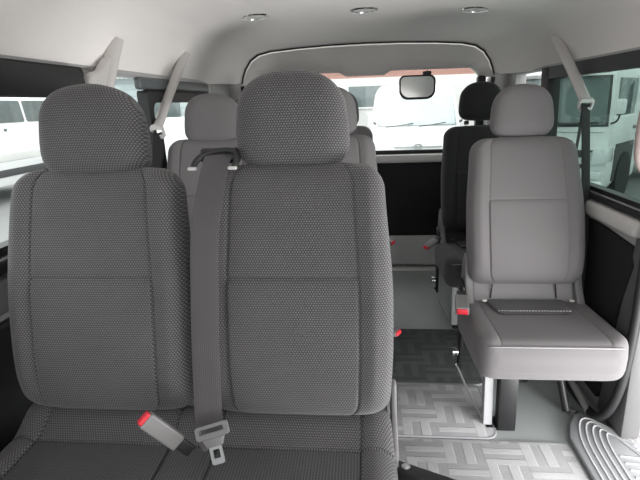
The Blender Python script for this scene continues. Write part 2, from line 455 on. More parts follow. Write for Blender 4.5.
# ---- single folding seat
def make_single(label, x, y, cloth, ribcloth, hcloth, group, lean=19.5, rotz=0.0, skirt='hexskirt', ccloth=None, clip='palegrey'):
    r = empty('single_seat', label, 'seat', (x, y, 0), rotz, group)
    fx = tilt(0, .455, lean)
    back_pad(r, fx, cloth, Lb=.54, sd=.0022)
    head_pad(r, fx, hcloth, .545, hw=.110, H=.182)
    c = base_cushion(r, .231, .40, lying(0, -.345, .335, 2), ccloth or cloth, .062, .068, .004, .085, (), rt=.04, rb=.06, bol=.007, sd=.003)
    tube('piping', [(-.212, -.30, .352), (-.200, -.329, .371), (-.17, -.3405, .378), (0, -.3415, .3785), (.17, -.3405, .378), (.200, -.329, .371), (.212, -.30, .352)], .0022, 'hexskirt', c, n=8, smoothpath=6)
    # sunken ribbed insert, its stitch line and the two small clips behind it
    pillow('seat_insert', lambda t: .118+.022*t, 0, .125, .007, .008, ribcloth, c, lying(0, -.130, .395, 2), p=14, q=2, rt=.005, rb=.012, nu=30, nv=20)
    bm = bmesh.new()
    for k in range(24):
        xx = -.118+.236*k/23
        bm_box(bm, (xx, -.127, .4045), (.007, .004, .003), .001)
    finish('stitching', bm, 'thread', c, auto=40)
    for s in (-1, 1):
        box('seat_clip', (s*.152, -.055, .412), (.016, .010, .008), clip, c, .002)
    # pale skirt between backrest and cushion, with its pleats
    bm = bmesh.new(); bm_box(bm, (0, .035, .425), (.37, .05, .105), .015, Matrix.Rotation(radians(-20), 3, 'X'))
    sk = finish('back_skirt', bm, skirt, r, auto=60)
    for s in (-1, 1):
        tube('pleat', [(s*.11, .006, .475), (s*.118, -.003, .40)], .0025, 'black', sk, n=8)
    for s in (-1, 1):       # hinge covers beside the skirt
        bm = bmesh.new()
        bm_prism(bm, [(-.06, .36), (.07, .36), (.10, .43), (.085, .53), (.06, .56), (.035, .53), (.0, .44)], s*.195-.014, s*.195+.014, 'x', .006)
        finish('hinge_cover', bm, 'midplastic', r, auto=40)
    # base frame
    bm = bmesh.new()
    bm_box(bm, (0, -.08, .262), (.36, .34, .03), .008)
    for s in (-1, 1): bm_box(bm, (s*.17, -.08, .28), (.03, .36, .05), .006)
    finish('seat_frame', bm, 'black', r, auto=40)
    # legs: wide black post and pale strut on the aisle side, slim tube on the wall side
    bm = bmesh.new(); bm_prism(bm, [(-.235, .28), (-.185, .28), (-.20, 0.004), (-.245, 0.004)], -.128, -.068, 'x', .004)
    finish('leg', bm, 'black', r, auto=40)
    bm = bmesh.new(); bm_prism(bm, [(-.20, .26), (-.165, .26), (-.185, .012), (-.225, .012)], -.172, -.142, 'x', .003)
    finish('leg_strut', bm, 'whitesteel', r, auto=40)
    box('leg_foot', (-.125, -.205, .005), (.085, .07, .010), 'black', r, .004)
    lg = tube('leg', [(.105, -.06, .25), (.145, -.13, .012)], .014, 'black', r, n=14)
    lathe('floor_bolt', [(.018, .001), (.018, .010), (.012, .012), (.012, .024), (.004, .027)], 'steel', lg, 20, (.165, -.135, .0))
    # aisle-side folding bracket, striker knob and hinge arm
    bm = bmesh.new(); bm_prism(bm, [(.0, .44), (.055, .46), (.045, .25), (.03, .10), (-.01, .10), (-.015, .25)], -.222, -.210, 'x', .003)
    br = finish('side_bracket', bm, 'black', r, auto=40)
    rot = Matrix.Rotation(radians(-90), 3, 'Y')
    lathe('knob', [(.012, 0), (.019, .003), (.019, .008), (.015, .010), (.015, .014), (.019, .016), (.019, .024), (.010, .028)], 'chrome', br, 24, (-.222, .01, .17), rot)
    lathe('knob', [(.012, 0), (.014, .003), (.014, .010), (.008, .014)], 'chrome', br, 20, (-.222, .01, .115), rot)
    tube('cable', [(-.226, -.0, .11), (-.20, -.10, .06), (-.17, -.20, .02)], .004, 'whitesteel', br, n=8, smoothpath=6)
    return r

M['hexskirt'] = fabric('pale_skirt_cloth', (.21, .205, .205), (.27, .26, .262), .005, bstr=.2)

# ---- two-place bench
def make_bench(label, y, hinge_x, cloth, ribcloth, lean, cz=.43, backz=.47, group='two-place bench seats', dense=True):
    r = empty('bench_seat', label, 'bench seat', (0, y, 0), 0, group)
    xl, xr = hinge_x
    for x in (xl, xr):
        f = tilt(0, backz, lean, x)
        back_pad(r, f, cloth, Lb=.537, nu=120 if dense else 60, nv=130 if dense else 60)
        head_pad(r, f, cloth, .530-(.012 if x == xl else 0), H=.186, nu=64, nv=64)
    x0, x1 = xl-.215, xr+.212; xm = (x0+x1)/2; hw = (x1-x0)/2
    c = base_cushion(r, hw, .50, lying(xm, -.475, cz-.07, -1), cloth, .07, .075, .050, .09, (xl+.165-xm, xr-.165-xm), nu=170, nv=110, rise_len=.105, insert=ribcloth)
    # seat backs' plain shells and base
    bm = bmesh.new()
    bm_box(bm, (xm, -.18, .22), (hw*2-.08, .50, .05), .01)
    for s in (-1, 1): bm_box(bm, (xm+s*(hw-.05), -.16, .26), (.035, .50, .06), .008)
    finish('seat_frame', bm, 'black', r, auto=40)
    for sx in (x0+.06, x1-.06):
        for yy in (-.36, .02):
            bm = bmesh.new(); bm_prism(bm, [(yy-.025, .22), (yy+.025, .22), (yy+.035, .003), (yy-.035, .003)], sx-.02, sx+.02, 'x', .004)
            finish('leg', bm, 'black', r, auto=40)
    return r

# ------------------------------------------------------------------ the van's shell
XW = .84; YF, YR = -.9, 3.14
struct(box('floor', (0, (YF+3.25)/2, -.03), (1.72, 3.25-YF, .06), 'vinyl', bev=0))

prof = [(-.845, 1.238), (-.83, 1.285), (-.805, 1.335), (-.765, 1.390), (-.70, 1.436), (-.60, 1.468), (-.45, 1.488), (-.25, 1.497), (0, 1.500)]
prof += [(-x, z) for x, z in prof[-2::-1]]
bm = bmesh.new(); ys = [YF+(YR-YF)*i/24 for i in range(25)]
arch = [(-.775, 1.24), (-.765, 1.285), (-.745, 1.335), (-.71, 1.385), (-.66, 1.418), (-.58, 1.436), (-.42, 1.448), (-.2, 1.457), (0, 1.460)]
arch += [(-x, z) for x, z in arch[-2::-1]]
def resamp(P, m):
    d = [0]
    for a, b in zip(P, P[1:]): d.append(d[-1]+sqrt((a[0]-b[0])**2+(a[1]-b[1])**2))
    o = []
    for k in range(m):
        s = d[-1]*k/(m-1); i = max(j for j in range(len(P)-1) if d[j] <= s+1e-9); t = (s-d[i])/max(1e-9, d[i+1]-d[i])
        o.append((P[i][0]+(P[i+1][0]-P[i][0])*t, P[i][1]+(P[i+1][1]-P[i][1])*t))
    return o
prof = resamp(prof, 61); ar_ = resamp(arch, 61); n = 61
def section(y):
    t = smooth(2.55, 3.14, y)
    return [(a[0]+(b[0]*1.012-a[0])*t, a[1]+(b[1]+.010-a[1])*t) for a, b in zip(prof, ar_)]
lo = [[bm.verts.new((x, y, z)) for x, z in section(y)] for y in ys]
up_ = [[bm.verts.new((x*1.10, y, z+.05)) for x, z in section(y)] for y in ys]
for a in range(24):
    for b in range(n-1):
        bm.faces.new((lo[a][b], lo[a][b+1], lo[a+1][b+1], lo[a+1][b])); bm.faces.new((up_[a][b], up_[a+1][b], up_[a+1][b+1], up_[a][b+1]))
    for b in (0, n-1): bm.faces.new((lo[a][b], lo[a+1][b], up_[a+1][b], up_[a][b]))
for a in (0, 24):
    for b in range(n-1): bm.faces.new((lo[a][b], lo[a][b+1], up_[a][b+1], up_[a][b]))
struct(finish('ceiling', bm, 'headliner', auto=50))

def wall(name, side, boxes, mat):
    bm = bmesh.new()
    for y0, y1, z0, z1 in boxes: bm_box(bm, (side*(XW+.03), (y0+y1)/2, (z0+z1)/2), (.06, y1-y0, z1-z0), .006)
    return struct(finish(name, bm, mat, auto=40))
wl = wall('wall_left', -1, [(YF, 3.22, 0, .80), (YF, 3.22, 1.236, 1.27), (1.42, 1.50, .79, 1.25), (2.70, 3.22, .79, 1.25), (YF, -.55, .79, 1.25)], 'greytrim')
wr = wall('wall_right', 1, [(1.44, 3.22, 0, .775), (YF, 3.22, 1.236, 1.27), (2.92, 3.22, .76, 1.25), (1.44, 1.50, .75, 1.25)], 'greytrim')

# left windows: front one, a plain one, and the black-framed sliding one
def pane(name, side, y0, y1, z0, z1, mat, dx=.03):
    return struct(box(name, (side*(XW+dx), (y0+y1)/2, (z0+z1)/2), (.004, y1-y0, z1-z0), mat, bev=0))
pane('window_1', -1, -.55, 1.42, .79, 1.24, 'clear')
pane('window_2', -1, 1.50, 2.70, .79, 1.24, 'clear', .035)
def window_frame(name, side, y0, y1, z0, z1, w, r, mat='black', x0=.0, x1=.03, wt=None):
    bm = bmesh.new(); wt = wt or w
    bm_frame(bm, rrect(y0, y1, z0, z1, r*.4), rrect(y0+w, y1-w, z0+w, z1-wt, r), side*(XW+x0), side*(XW+x1), 'x')
    return struct(finish(name, bm, mat, auto=40))
window_frame('trim_1', -1, YF+.3, 1.44, .795, 1.245, .03, .03, x0=-.006, wt=.03)
f = window_frame('trim_2', -1, 1.85, 2.62, .80, 1.19, .045, .035, x0=-.012, x1=.03)
struct(box('trim_3', (-XW-.005, 2.22, 1.215), (.03, .82, .046), 'darkband', bev=.012))
struct(box('trim_4', (-XW+.002, 2.24, 1.189), (.02, .76, .012), 'black', bev=.003))
# rolled black blind along the top of the front left window
bl = empty('window_blind', 'black rolled blind along the top edge of the left front window', 'blind', (-XW+.012, 1.05, 1.20))
bm = bmesh.new(); bm_prism(bm, rrect(-.80, .345, -.040, .036, .03, rs=(.005, .03, .04, .005)), -.015, .022, 'x', .006); finish('blind_roll', bm, 'black', bl, auto=50)
box('bottom_bar', (.004, -.235, -.036), (.03, 1.10, .012), 'rubber', bl, .004)

# left sill, lower panel
struct(box('trim_5', (-XW+.012, 1.0, .79), (.05, 2.9, .035), 'black', bev=.01))
struct(box('trim_6', (-XW+.0, 1.15, .72), (.040, 3.9, .085), 'midplastic', bev=.015))
struct(box('trim_7', (-XW-.003, 1.15, .35), (.04, 3.9, .62), 'black', bev=.012))

# right windows: narrow clear rear light, pillar, long tinted one
pane('window_3', 1, 2.44, 2.92, .77, 1.24, 'clear')
pane('window_4', 1, 1.50, 2.42, .77, 1.24, 'green')
bm = bmesh.new(); bm_prism(bm, [(2.36, .77), (2.44, .77), (2.50, 1.245), (2.40, 1.245)], XW-.005, XW+.05, 'x', .004)
struct(finish('trim_8', bm, 'black', auto=40))
window_frame('trim_9', 1, 1.48, 2.43, .775, 1.245, .016, .02, x0=-.004, wt=.052)
# sill ledge and lower trim on the right
struct(box('trim_10', (XW+.004, 2.14, .757), (.04, 1.34, .018), 'rubber', bev=.005))
struct(box('trim_11', (XW-.004, 2.16, .715), (.058, 1.36, .055), 'palegrey', bev=.018))
bm = bmesh.new()
bm_prism(bm, [(1.60, .06), (1.54, .30), (1.555, .40), (1.525, .48), (1.49, .60), (1.52, .655), (1.72, .672), (3.1, .672), (3.1, .06)], XW-.016, XW+.02, 'x', .006)
struct(finish('trim_12', bm, 'blackpanel', auto=40))
# door-opening pillar with its weather strip
bm = bmesh.new(); bm_prism(bm, [(1.42, .02), (1.60, .02), (1.54, .45), (1.50, .77), (1.49, 1.24), (1.435, 1.24), (1.43, .75)], XW-.012, XW+.05, 'x', .012)
struct(finish('trim_13', bm, 'pillar', auto=40))
struct(tube('trim_14', [(XW-.02, 1.43, 1.2), (XW-.02, 1.43, .75), (XW-.02, 1.425, .40), (XW-.03, 1.44, .18), (XW-.045, 1.49, .06), (XW-.05, 1.60, .025), (XW-.05, 1.9, .02)], .014, 'rubber', smoothpath=6, n=12))
struct(tube('trim_15', [(XW-.055, 1.56, .03), (XW-.05, 1.75, .05), (XW-.04, 2.2, .06), (XW-.04, 3.0, .06)], .012, 'greytrim', smoothpath=4, n=10))

# rear pillars and tailgate
for k, s in enumerate((-1, 1)):
    bm = bmesh.new()
    bm_prism(bm, [(s*.86, 0), (s*.86, 1.26), (s*.76, 1.252), (s*.735, 1.15), (s*.73, .0)], 3.07, 3.22, 'y', .012)
    struct(finish('trim_%d' % (16+k), bm, 'greytrim', auto=40))
    struct(tube('trim_%d' % (18+k), [(s*.745, 3.065, 1.15), (s*.755, 3.065, 1.235)], .012, 'rubber', n=10))

door = bpy.data.objects.new('door_1', None); COL.objects.link(door); struct(door); door.location = (0, 3.2, 0)
# header: from the arched headliner edge down to the top of the rear window
low = [(.715, 1.24), (.69, 1.275), (.65, 1.305), (.16, 1.307), (.12, 1.283), (-.12, 1.283), (-.16, 1.307), (-.65, 1.305), (-.69, 1.275), (-.715, 1.24)]
bm = bmesh.new()
A = arch; B = low[::-1]
m_ = 140; A = resamp(A, m_); B = resamp(B, m_)
rows = []
for t, dy in ((-.25, -.03), (0, -.035), (.06, -.045), (.5, -.035), (.94, -.01), (1.0, .0), (1.0, .07)):
    rows.append([bm.verts.new((a[0]+(b[0]-a[0])*t, dy, a[1]+(b[1]-a[1])*t)) for a, b in zip(A, B)])
for R0, R1 in zip(rows, rows[1:]):
    for i in range(m_-1): bm.faces.new((R0[i], R0[i+1], R1[i+1], R1[i]))
finish('header_panel', bm, 'rearheader', door, auto=40)
tube('header_lip', [(x, -.008, z) for x, z in low], .008, 'palegrey', door, n=10)
tube('arch_seal', [(x*1.004, -.055, z+.004) for x, z in arch], .007, 'black', door, n=10)
tube('arch_piping', [(x*1.012, -.075, z+.012) for x, z in arch], .007, 'palegrey', door, n=10)
for s in (-1, 1): box('side_post', (s*.715, .0, 1.0), (.05, .06, .50), 'black', door, .012)
box('window_gasket', (0, .03, .795), (1.42, .03, .022), 'rubber', door, .005)
box('window_ledge', (0, -.01, .755), (1.44, .07, .052), 'palegrey', door, .012)
box('door_board', (0, .0, .485), (1.44, .04, .50), 'blackpanel', door, .006)
box('lower_trim', (0, -.01, .135), (1.44, .05, .205), 'greytrim', door, .008)
box('pull_ridge', (-.02, -.04, .075), (.42, .03, .022), 'greytrim', door, .008)
box('outer_skin', (0, .06, .40), (1.60, .03, .80), 'white', door, .004)
rg = box('rear_window', (0, .035, 1.03), (1.40, .004, .53), 'clear', door, bev=0); struct(rg)
sp = struct(box('trim_20', (0, 3.155, .006), (1.44, .05, .028), 'palegrey', bev=.004))
bm = bmesh.new()
for k in range(15): bm_box(bm, (-.66+.0943*k, 3.1505, .0215), (.012, .008, .003), .0012)
struct(finish('trim_21', bm, 'chassis', auto=40))

# ------------------------------------------------------------------ roof fittings
for lx, ly, lab in ((-.465, 2.20, 'round flush roof lamp nearest the left windows'), (0.0, 2.25, 'round flush roof lamp in the middle of the headliner'), (.475, 2.30, 'round flush roof lamp nearest the right windows')):
    z = 1.500-.013*(abs(lx)/.5)**2
    r = empty('ceiling_light', lab, 'ceiling light', (lx, ly, z-.002), group='round roof lamps')
    r.rotation_euler = (0, radians(3)*(1 if lx > 0 else -1 if lx < 0 else 0), 0)
    lathe('lens', [(.050, .001), (.050, -.003), (.035, -.0035), (.002, -.004)], 'lens', r, 36)
    lathe('ring', [(.059, .006), (.060, -.002), (.056, -.007), (.050, -.006), (.048, .0)], 'chrome', r, 36)

def belt_arm(r, top, mid, bot, w0=.019, w1=.016, name='guide_arm'):
    bm = bmesh.new(); P = catmull([Vector(top), Vector(mid), Vector(bot)], 8)
    bm_tube(bm, P, [w0+(w1-w0)*i/(len(P)-1) for i in range(len(P))], n=16, flat=.5, up=(0, 1, .35))
    return finish(name, bm, 'palegrey', r, auto=50)

def rebase(r):
    for ch in r.children: ch.location = -r.location

# right belt: arm from the headliner, webbing down to the floor
r = empty('seat_belt', 'black seat belt on grey roof arm beside right single seat', 'seat belt', (.81, 1.78, .40))
belt_arm(r, (.787, 2.215, 1.345), (.800, 2.07, 1.225), (.808, 1.925, 1.10), .021, .021)
bm = bmesh.new(); bm_frame(bm, rrect(-.026, .026, -.024, .022, .012), rrect(-.019, .019, -.012, .008, .004), -.007, .007, 'y')
bmesh.ops.transform(bm, matrix=Matrix.Translation((.808, 1.915, 1.085)) @ Matrix.Rotation(radians(25), 4, 'X'), verts=bm.verts); finish('anchor_loop', bm, 'palegrey', r, auto=40)
ribbon('strap', [(.808, 1.915, 1.085), (.810, 1.86, .86), (.810, 1.80, .62), (.810, 1.78, .40)], .045, .002, 'blackstrap', r, side=(.86, .5, 0))
ribbon('strap', [(.806, 1.925, 1.080), (.800, 1.925, .97), (.795, 1.93, .86), (.793, 1.94, .66)], .047, .002, 'blackstrap', r, side=(.55, .8, .2))
rebase(r)
# left middle belt
r = empty('seat_belt', 'black seat belt on grey roof arm beside sliding left window', 'seat belt', (-.815, 1.83, .40))
belt_arm(r, (-.790, 2.205, 1.350), (-.802, 2.04, 1.205), (-.808, 1.865, 1.055), .021, .021)
bm = bmesh.new(); bm_frame(bm, rrect(-.026, .026, -.034, .022, .012), rrect(-.019, .019, -.018, .004, .004), -.007, .007, 'y')
bmesh.ops.transform(bm, matrix=Matrix.Translation((-.808, 1.855, 1.040)) @ Matrix.Rotation(radians(25), 4, 'X'), verts=bm.verts); finish('anchor_loop', bm, 'palegrey', r, auto=40)
ribbon('strap', [(-.808, 1.85, 1.03), (-.816, 1.82, .90), (-.818, 1.80, .75), (-.818, 1.80, .40)], .042, .002, 'blackstrap', r, side=(.35, .9, 0))
ribbon('strap', [(-.806, 1.86, 1.03), (-.812, 1.875, .93), (-.816, 1.89, .84), (-.818, 1.885, .62)], .047, .002, 'blackstrap', r, side=(.4, .9, .1))
rebase(r)
# left front belt housing: only its roof arm shows above the headrest
r = empty('seat_belt', 'grey roof arm of belt behind the front left headrest', 'seat belt', (-.816, 1.47, .40))
belt_arm(r, (-.790, 1.60, 1.340), (-.803, 1.56, 1.275), (-.812, 1.49, 1.17), .018, .034)
bm = bmesh.new(); bm_prism(bm, [(1.40, 1.165), (1.43, 1.228), (1.49, 1.240), (1.545, 1.285), (1.58, 1.27), (1.545, 1.17)], -.832, -.795, 'x', .012); finish('housing', bm, 'palegrey', r, auto=50)
ribbon('strap', [(-.812, 1.49, 1.17), (-.815, 1.475, 1.0), (-.816, 1.47, .75), (-.816, 1.47, .40)], .047, .002, 'blackstrap', r, side=(.9, .4, 0))

rebase(r)
# grab handle on the door pillar
g = empty('grab_handle', 'beige curved grab handle on the right door pillar', 'handle', (.795, 1.46, 1.01))
tube('grip', [(.028, .0, .125), (-.004, -.005, .11), (-.022, -.008, .06), (-.022, -.008, -.05), (.0, .0, -.10), (.028, .0, -.11)], .0145, 'beige', g, n=14, smoothpath=6)
for zz in (.125, -.11): box('mount', (.025, 0, zz), (.02, .035, .04), 'midplastic', g, .006)

# rear-view mirror hung from the tailgate header
r = empty('rear_mirror', 'small rounded mirror hanging at the top of the rear window', 'mirror', (.318, 3.10, 1.195)); r.rotation_euler = (radians(-5), 0, radians(4))
bm = bmesh.new(); bm_prism(bm, rrect(-.108, .110, -.072, .070, .05, 8, rs=(.055, .055, .035, .03)), 0.0, .030, 'y', .008); finish('housing', bm, 'black', r, auto=50)
bm = bmesh.new(); bm_prism(bm, rrect(-.101, .098, -.060, .060, .03, 8, rs=(.050, .048, .030, .025)), -.003, .002, 'y'); finish('mirror_glass', bm, 'mirror', r, auto=50)
tube('stem', [(.07, .03, .03), (.085, .055, .065), (.07, .07, .10)], .009, 'black', r, n=10)
box('bracket', (.07, .07, .088), (.05, .03, .022), 'black', r, .005)

# ------------------------------------------------------------------ seats in place
LX, CX = -.578, -.150
b1 = make_bench('two-place bench nearest the camera, honeycomb charcoal cloth', .905, (LX, CX), 'hex', 'rib', 10.5)
b2 = make_bench('two-place bench in second row, seen between and behind the near headrests', 1.825, (-.608, -.150), 'hexfine', 'ribfine', 12, dense=False)
b3 = copy_tree(b2); b3.location.y = 2.53
b3['label'] = 'two-place bench in third row, last one before the rear window'
for b in (b1, b2, b3): b['group'] = 'two-place benches along the left side'

s1 = make_single('grey single seat at right with empty floor beneath it', .578, 1.715, 'hexfine', 'ribfine', 'hexfine', 'single seats along the right side', 18)
s2 = make_single('single seat at right behind the front single seat, shade put into its cloth colour', .600, 2.50, 'shadecloth', 'shadecloth', 'shadecloth', 'single seats along the right side', 16, skirt='shadecloth', ccloth='shadecloth_mid', clip='black')  # cloth colours carry the shade behind the front single seat
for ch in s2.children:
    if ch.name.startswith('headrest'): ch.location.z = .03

# recliner bracket and lever of the near bench (parts of it)
bm = bmesh.new(); bm_prism(bm, [(-.10, .33), (.06, .33), (.065, .48), (.05, .525), (.03, .52), (.0, .47), (-.06, .42)], .052, .064, 'x', .005)
rb = finish('recliner_bracket', bm, 'midplastic', b1, auto=40)
bm = bmesh.new(); bm_prism(bm, [(.0, .37), (.035, .37), (.045, .46), (.04, .495), (.025, .49)], .064, .067, 'x', .002); finish('slot_cover', bm, 'black', rb, auto=40)
lv = empty('recliner_lever', '', ''); del lv['label']; del lv['category']; lv.parent = b1; lv.location = (.074, -.070, .392); lv.rotation_euler = (radians(-4), radians(0), radians(62))
box('lever_plate', (.0, -.055, -.018), (.034, .16, .036), 'black', lv, .006)
lathe('lever_bolt', [(.009, 0), (.009, .003), (.005, .005), (.002, .005)], 'steel', lv, 20, (.0, -.005, .001))

# belt guide on the shoulder of the near centre seat, webbing and tongue
r = empty('seat_belt', 'grey lap and shoulder belt down near centre seat with metal tongue', 'seat belt', (-.305, .96, 1.0))
I = Vector((-.305, .96, 1.0))
def rel(P): return [tuple(Vector(p)-I) for p in P]
ribbon('strap', rel([(-.295, 1.035, 1.010), (-.300, 1.00, 1.028), (-.301, .955, 1.012), (-.312, .885, .90), (-.318, .852, .75), (-.320, .827, .62), (-.316, .800, .50), (-.300, .785, .475)]), .056, .0022, 'strap', r)
gp = [(-.350, .955, 1.000), (-.346, .962, 1.013), (-.330, .972, 1.026), (-.295, .975, 1.033), (-.268, .965, 1.033), (-.256, .95, 1.024), (-.256, .94, 1.012), (-.262, .935, 1.002)]
tube('belt_guide', rel(gp), .0062, 'black', r, n=12, smoothpath=6)
bm = bmesh.new(); bm_box(bm, tuple(Vector((-.300, .985, 1.022))-I), (.085, .03, .03), .01, Matrix.Rotation(radians(-25), 3, 'X')); finish('guide_block', bm, 'black', r, auto=50)
for p in ((-.349, .946, 1.001), (-.262, .932, 1.003)): box('guide_clip', tuple(Vector(p)-I), (.018, .012, .007), 'palegrey', r, .003)
# tongue: grip bar, neck and slotted blade
tm = Matrix.Translation(Vector((-.298, .765, .518))-I) @ Matrix.Rotation(radians(-20), 4, 'Y') @ Matrix.Rotation(radians(62), 4, 'X') @ Matrix.Scale(.9, 4)
bm = bmesh.new(); bm_frame(bm, rrect(-.038, .038, -.012, .016, .006), rrect(-.029, .029, -.001, .009, .002), -.005, .005, 'z')
bmesh.ops.transform(bm, matrix=tm, verts=bm.verts); tg = finish('tongue', bm, 'midplastic', r, auto=40)
bm = bmesh.new(); bm_prism(bm, [(-.026, -.012), (.026, -.012), (.018, -.030), (-.018, -.030)], -.005, .005, 'z', .002)
bmesh.ops.transform(bm, matrix=tm, verts=bm.verts); finish('tongue_neck', bm, 'midplastic', tg, auto=40)
bm = bmesh.new(); bm_frame(bm, rrect(-.015, .015, -.066, -.028, .005), rrect(-.008, .008, -.054, -.036, .002), -.0015, .0015, 'z')
bmesh.ops.transform(bm, matrix=tm, verts=bm.verts); finish('tongue_blade', bm, 'steel', tg, auto=40)

B_ = 'seat belt buckles with red buttons'
buckle('belt_buckle', 'light grey buckle with red button on the near bench cushion', (-.415, .735, .566), (-.352, .775, .465), w=.033, th=.020, group=B_, face=(.35, -1, .55))
buckle('belt_buckle', 'grey buckle with red button beside right single seat cushion', (.326, 1.545, .418), (.350, 1.70, .425), w=.046, th=.026, group=B_, face=(0, 0, 1))
buckle('belt_buckle', 'dark buckle with red tip beside the rear single seat', (.290, 2.28, .425), (.365, 2.36, .452), body='midplastic', group=B_, face=(0, -.4, 1))
buckle('belt_buckle', 'red tipped buckle showing past the near centre backrest, upper one', (.137, 2.36, .428), (.064, 2.44, .40), body='midplastic', group=B_, face=(0, -.4, 1))
buckle('belt_buckle', 'red tipped buckle showing past the near centre backrest, lower one', (.114, 1.60, .309), (.055, 1.66, .29), body='midplastic', group=B_, face=(0, -.4, 1))

# ------------------------------------------------------------------ floor things
def mat_thing(label, out, z, h, mat):
    r = empty('floor_mat', label, 'floor mat', (0, 0, z), group='carpet mats in the aisle')
    bm = bmesh.new(); bm_prism(bm, out, 0.0005, h, 'z', .002); finish('carpet', bm, mat, r, auto=50)
    tube('edging', [(x, y, h*.55) for x, y in out], h*.55, 'matedge', r, n=8, closed=True, up=(0, 0, 1))
    return r
mat_thing('dark patterned carpet mat furthest down the aisle', rrect(.075, .47, 1.752, 2.24, .03), 0, .008, 'matdark')
mat_thing('patterned grey carpet mat in the middle of the aisle', rrect(.075, .440, 1.425, 1.742, .03, rs=(.01, .04, .02, .01)), .0, .010, 'mat')
mat_thing('patterned light grey carpet mat nearest the step', rrect(.075, .660, .80, 1.412, .02), 0, .008, 'mat')

fa = empty('floor_anchor', 'black oval floor fitting under the front single seat', 'floor fitting', (.60, 1.80, 0))
tube('loop', [(.055*cos(a*pi/8), .022*sin(a*pi/8), .012) for a in range(16)], .007, 'black', fa, n=8, closed=True, up=(0, 0, 1))
box('base', (0, 0, .005), (.10, .035, .010), 'chassis', fa, .003)

# ribbed step cover
r = empty('step_cover', 'grey ribbed plastic step cover by the right door opening', 'step', (0, 0, 0))
so = [(.665, .95), (.875, .95), (.882, 1.40), (.868, 1.44), (.80, 1.53), (.765, 1.565), (.735, 1.555), (.700, 1.50), (.672, 1.43)]
prism('plate', so, .001, .022, 'step', r, bev=.006)
bm = bmesh.new()
for k in range(5):
    d = .018+.020*k
    P = [(.668+d, .96, .022), (.672+d, 1.22, .022), (.688+d*.95, 1.43-d*.4, .022), (.755+d*.55, 1.548-d*1.0, .022), (.866-d*.1, 1.432-d*1.0, .022)]
    bm_tube(bm, P, .0038, n=8, smoothpath=5)
for k in range(11):
    y = 1.36-.030*k
    bm_tube(bm, [(.790, y-.02, .022), (.868, y-.03, .022)], .0038, n=8)
finish('tread_ribs', bm, 'steprib', r, auto=50)
# outer sill face below the step
struct(box('trim_22', (.89, .2, -.12), (.06, 2.5, .27), 'palegrey', bev=.012))

# ------------------------------------------------------------------ outside
struct(box('ground', (0, 8, GZ-.05), (60, 60, .1), 'asphalt', bev=0))

def pick(points): return points
# white van facing the tailgate
def front_shape(W, pts):
    return None
v = empty('parked_van', 'white parked van facing the rear window', 'van', (.985, 9.3, GZ))
# body lofted in side profile, rounded in plan
def van_body(parent, prof, halfw, mat, name='body', taper=.93, yb=4.2):
    bm = bmesh.new(); rings = []
    for (y, z, hw) in prof:
        ring = []
        for k in range(15):
            u = -1+2*k/14
            ring.append(bm.verts.new((hw*u, y+.16*abs(u)**3.5, z)))
        rings.append(ring)
    for A_, B__ in zip(rings, rings[1:]):
        for j in range(14): bm.faces.new((A_[j], A_[j+1], B__[j+1], B__[j]))
    # sides and back
    back = [[bm.verts.new((s*hw, yb, z)) for s in (-1, 1)] for (y, z, hw) in prof]
    for i in range(len(prof)-1):
        bm.faces.new((rings[i][0], rings[i+1][0], back[i+1][0], back[i][0])); bm.faces.new((rings[i][-1], back[i][1], back[i+1][1], rings[i+1][-1]))
        bm.faces.new((back[i][0], back[i+1][0], back[i+1][1], back[i][1]))
    bm.faces.new(rings[-1]+[back[-1][1], back[-1][0]]); bm.faces.new(rings[0][::-1]+[back[0][0], back[0][1]])
    return finish(name, bm, mat, parent, auto=40)
vb = [(.06, .22, .80), (.0, .30, .84), (-.02, .50, .845), (.0, .78, .845), (.06, 1.00, .835), (.14, 1.22, .815), (.36, 1.78, .73), (.46, 1.90, .70), (.70, 1.98, .66), (1.2, 2.02, .64)]
van_body(v, vb, .84, 'white')
def panel_on(parent, name, zs, ws, ys, mat, off=-.012, bulge=.16, n=14, hwref=.84):
    bm = bmesh.new(); R = []
    for z, w, y in zip(zs, ws, ys): R.append([bm.verts.new((w*(-1+2*k/n), y+bulge*abs(w*(-1+2*k/n)/hwref)**3.5+off, z)) for k in range(n+1)])
    R2 = [[bm.verts.new(q.co+Vector((0, .02, 0))) for q in row] for row in R]
    for a in range(len(R)-1):
        for j in range(n): bm.faces.new((R[a][j], R[a][j+1], R[a+1][j+1], R[a+1][j])); bm.faces.new((R2[a][j], R2[a+1][j], R2[a+1][j+1], R2[a][j+1]))
        for j in (0, n): bm.faces.new((R[a][j], R[a+1][j], R2[a+1][j], R2[a][j]))
    for a in (0, len(R)-1):
        for j in range(n): bm.faces.new((R[a][j], R[a][j+1], R2[a][j+1], R2[a][j]))
    return finish(name, bm, mat, parent, auto=40)
panel_on(v, 'windscreen_seal', [1.245, 1.50, 1.765], [.735, .715, .66], [.15, .25, .355], 'emblem', -.008)
panel_on(v, 'windscreen', [1.262, 1.50, 1.75], [.715, .695, .645], [.157, .25, .35], 'paleglass', -.016)
for s, (xa, xb) in ((1, (-.60, -.08)), (2, (.02, .52))):
    w = tube('wiper', [(xa, .08, 1.24), ((xa+xb)/2, .10, 1.262), (xb, .12, 1.30)], .009, 'chassis', v, n=8)
panel_on(v, 'grille_bar', [.845, .865, .88], [.42, .46, .44], [.02, .02, .02], 'emblem', -.03)
em = empty('badge', '', ''); del em['label']; del em['category']; em.parent = v; em.location = (0, -.035, .875)
tube('ring', [(.075*cos(a*pi/12), 0, .05*sin(a*pi/12)) for a in range(24)], .009, 'emblem', em, n=8, closed=True, up=(0, 1, 0))
tube('ring', [(.030*cos(a*pi/12), 0, .046*sin(a*pi/12)) for a in range(24)], .007, 'emblem', em, n=8, closed=True, up=(0, 1, 0))
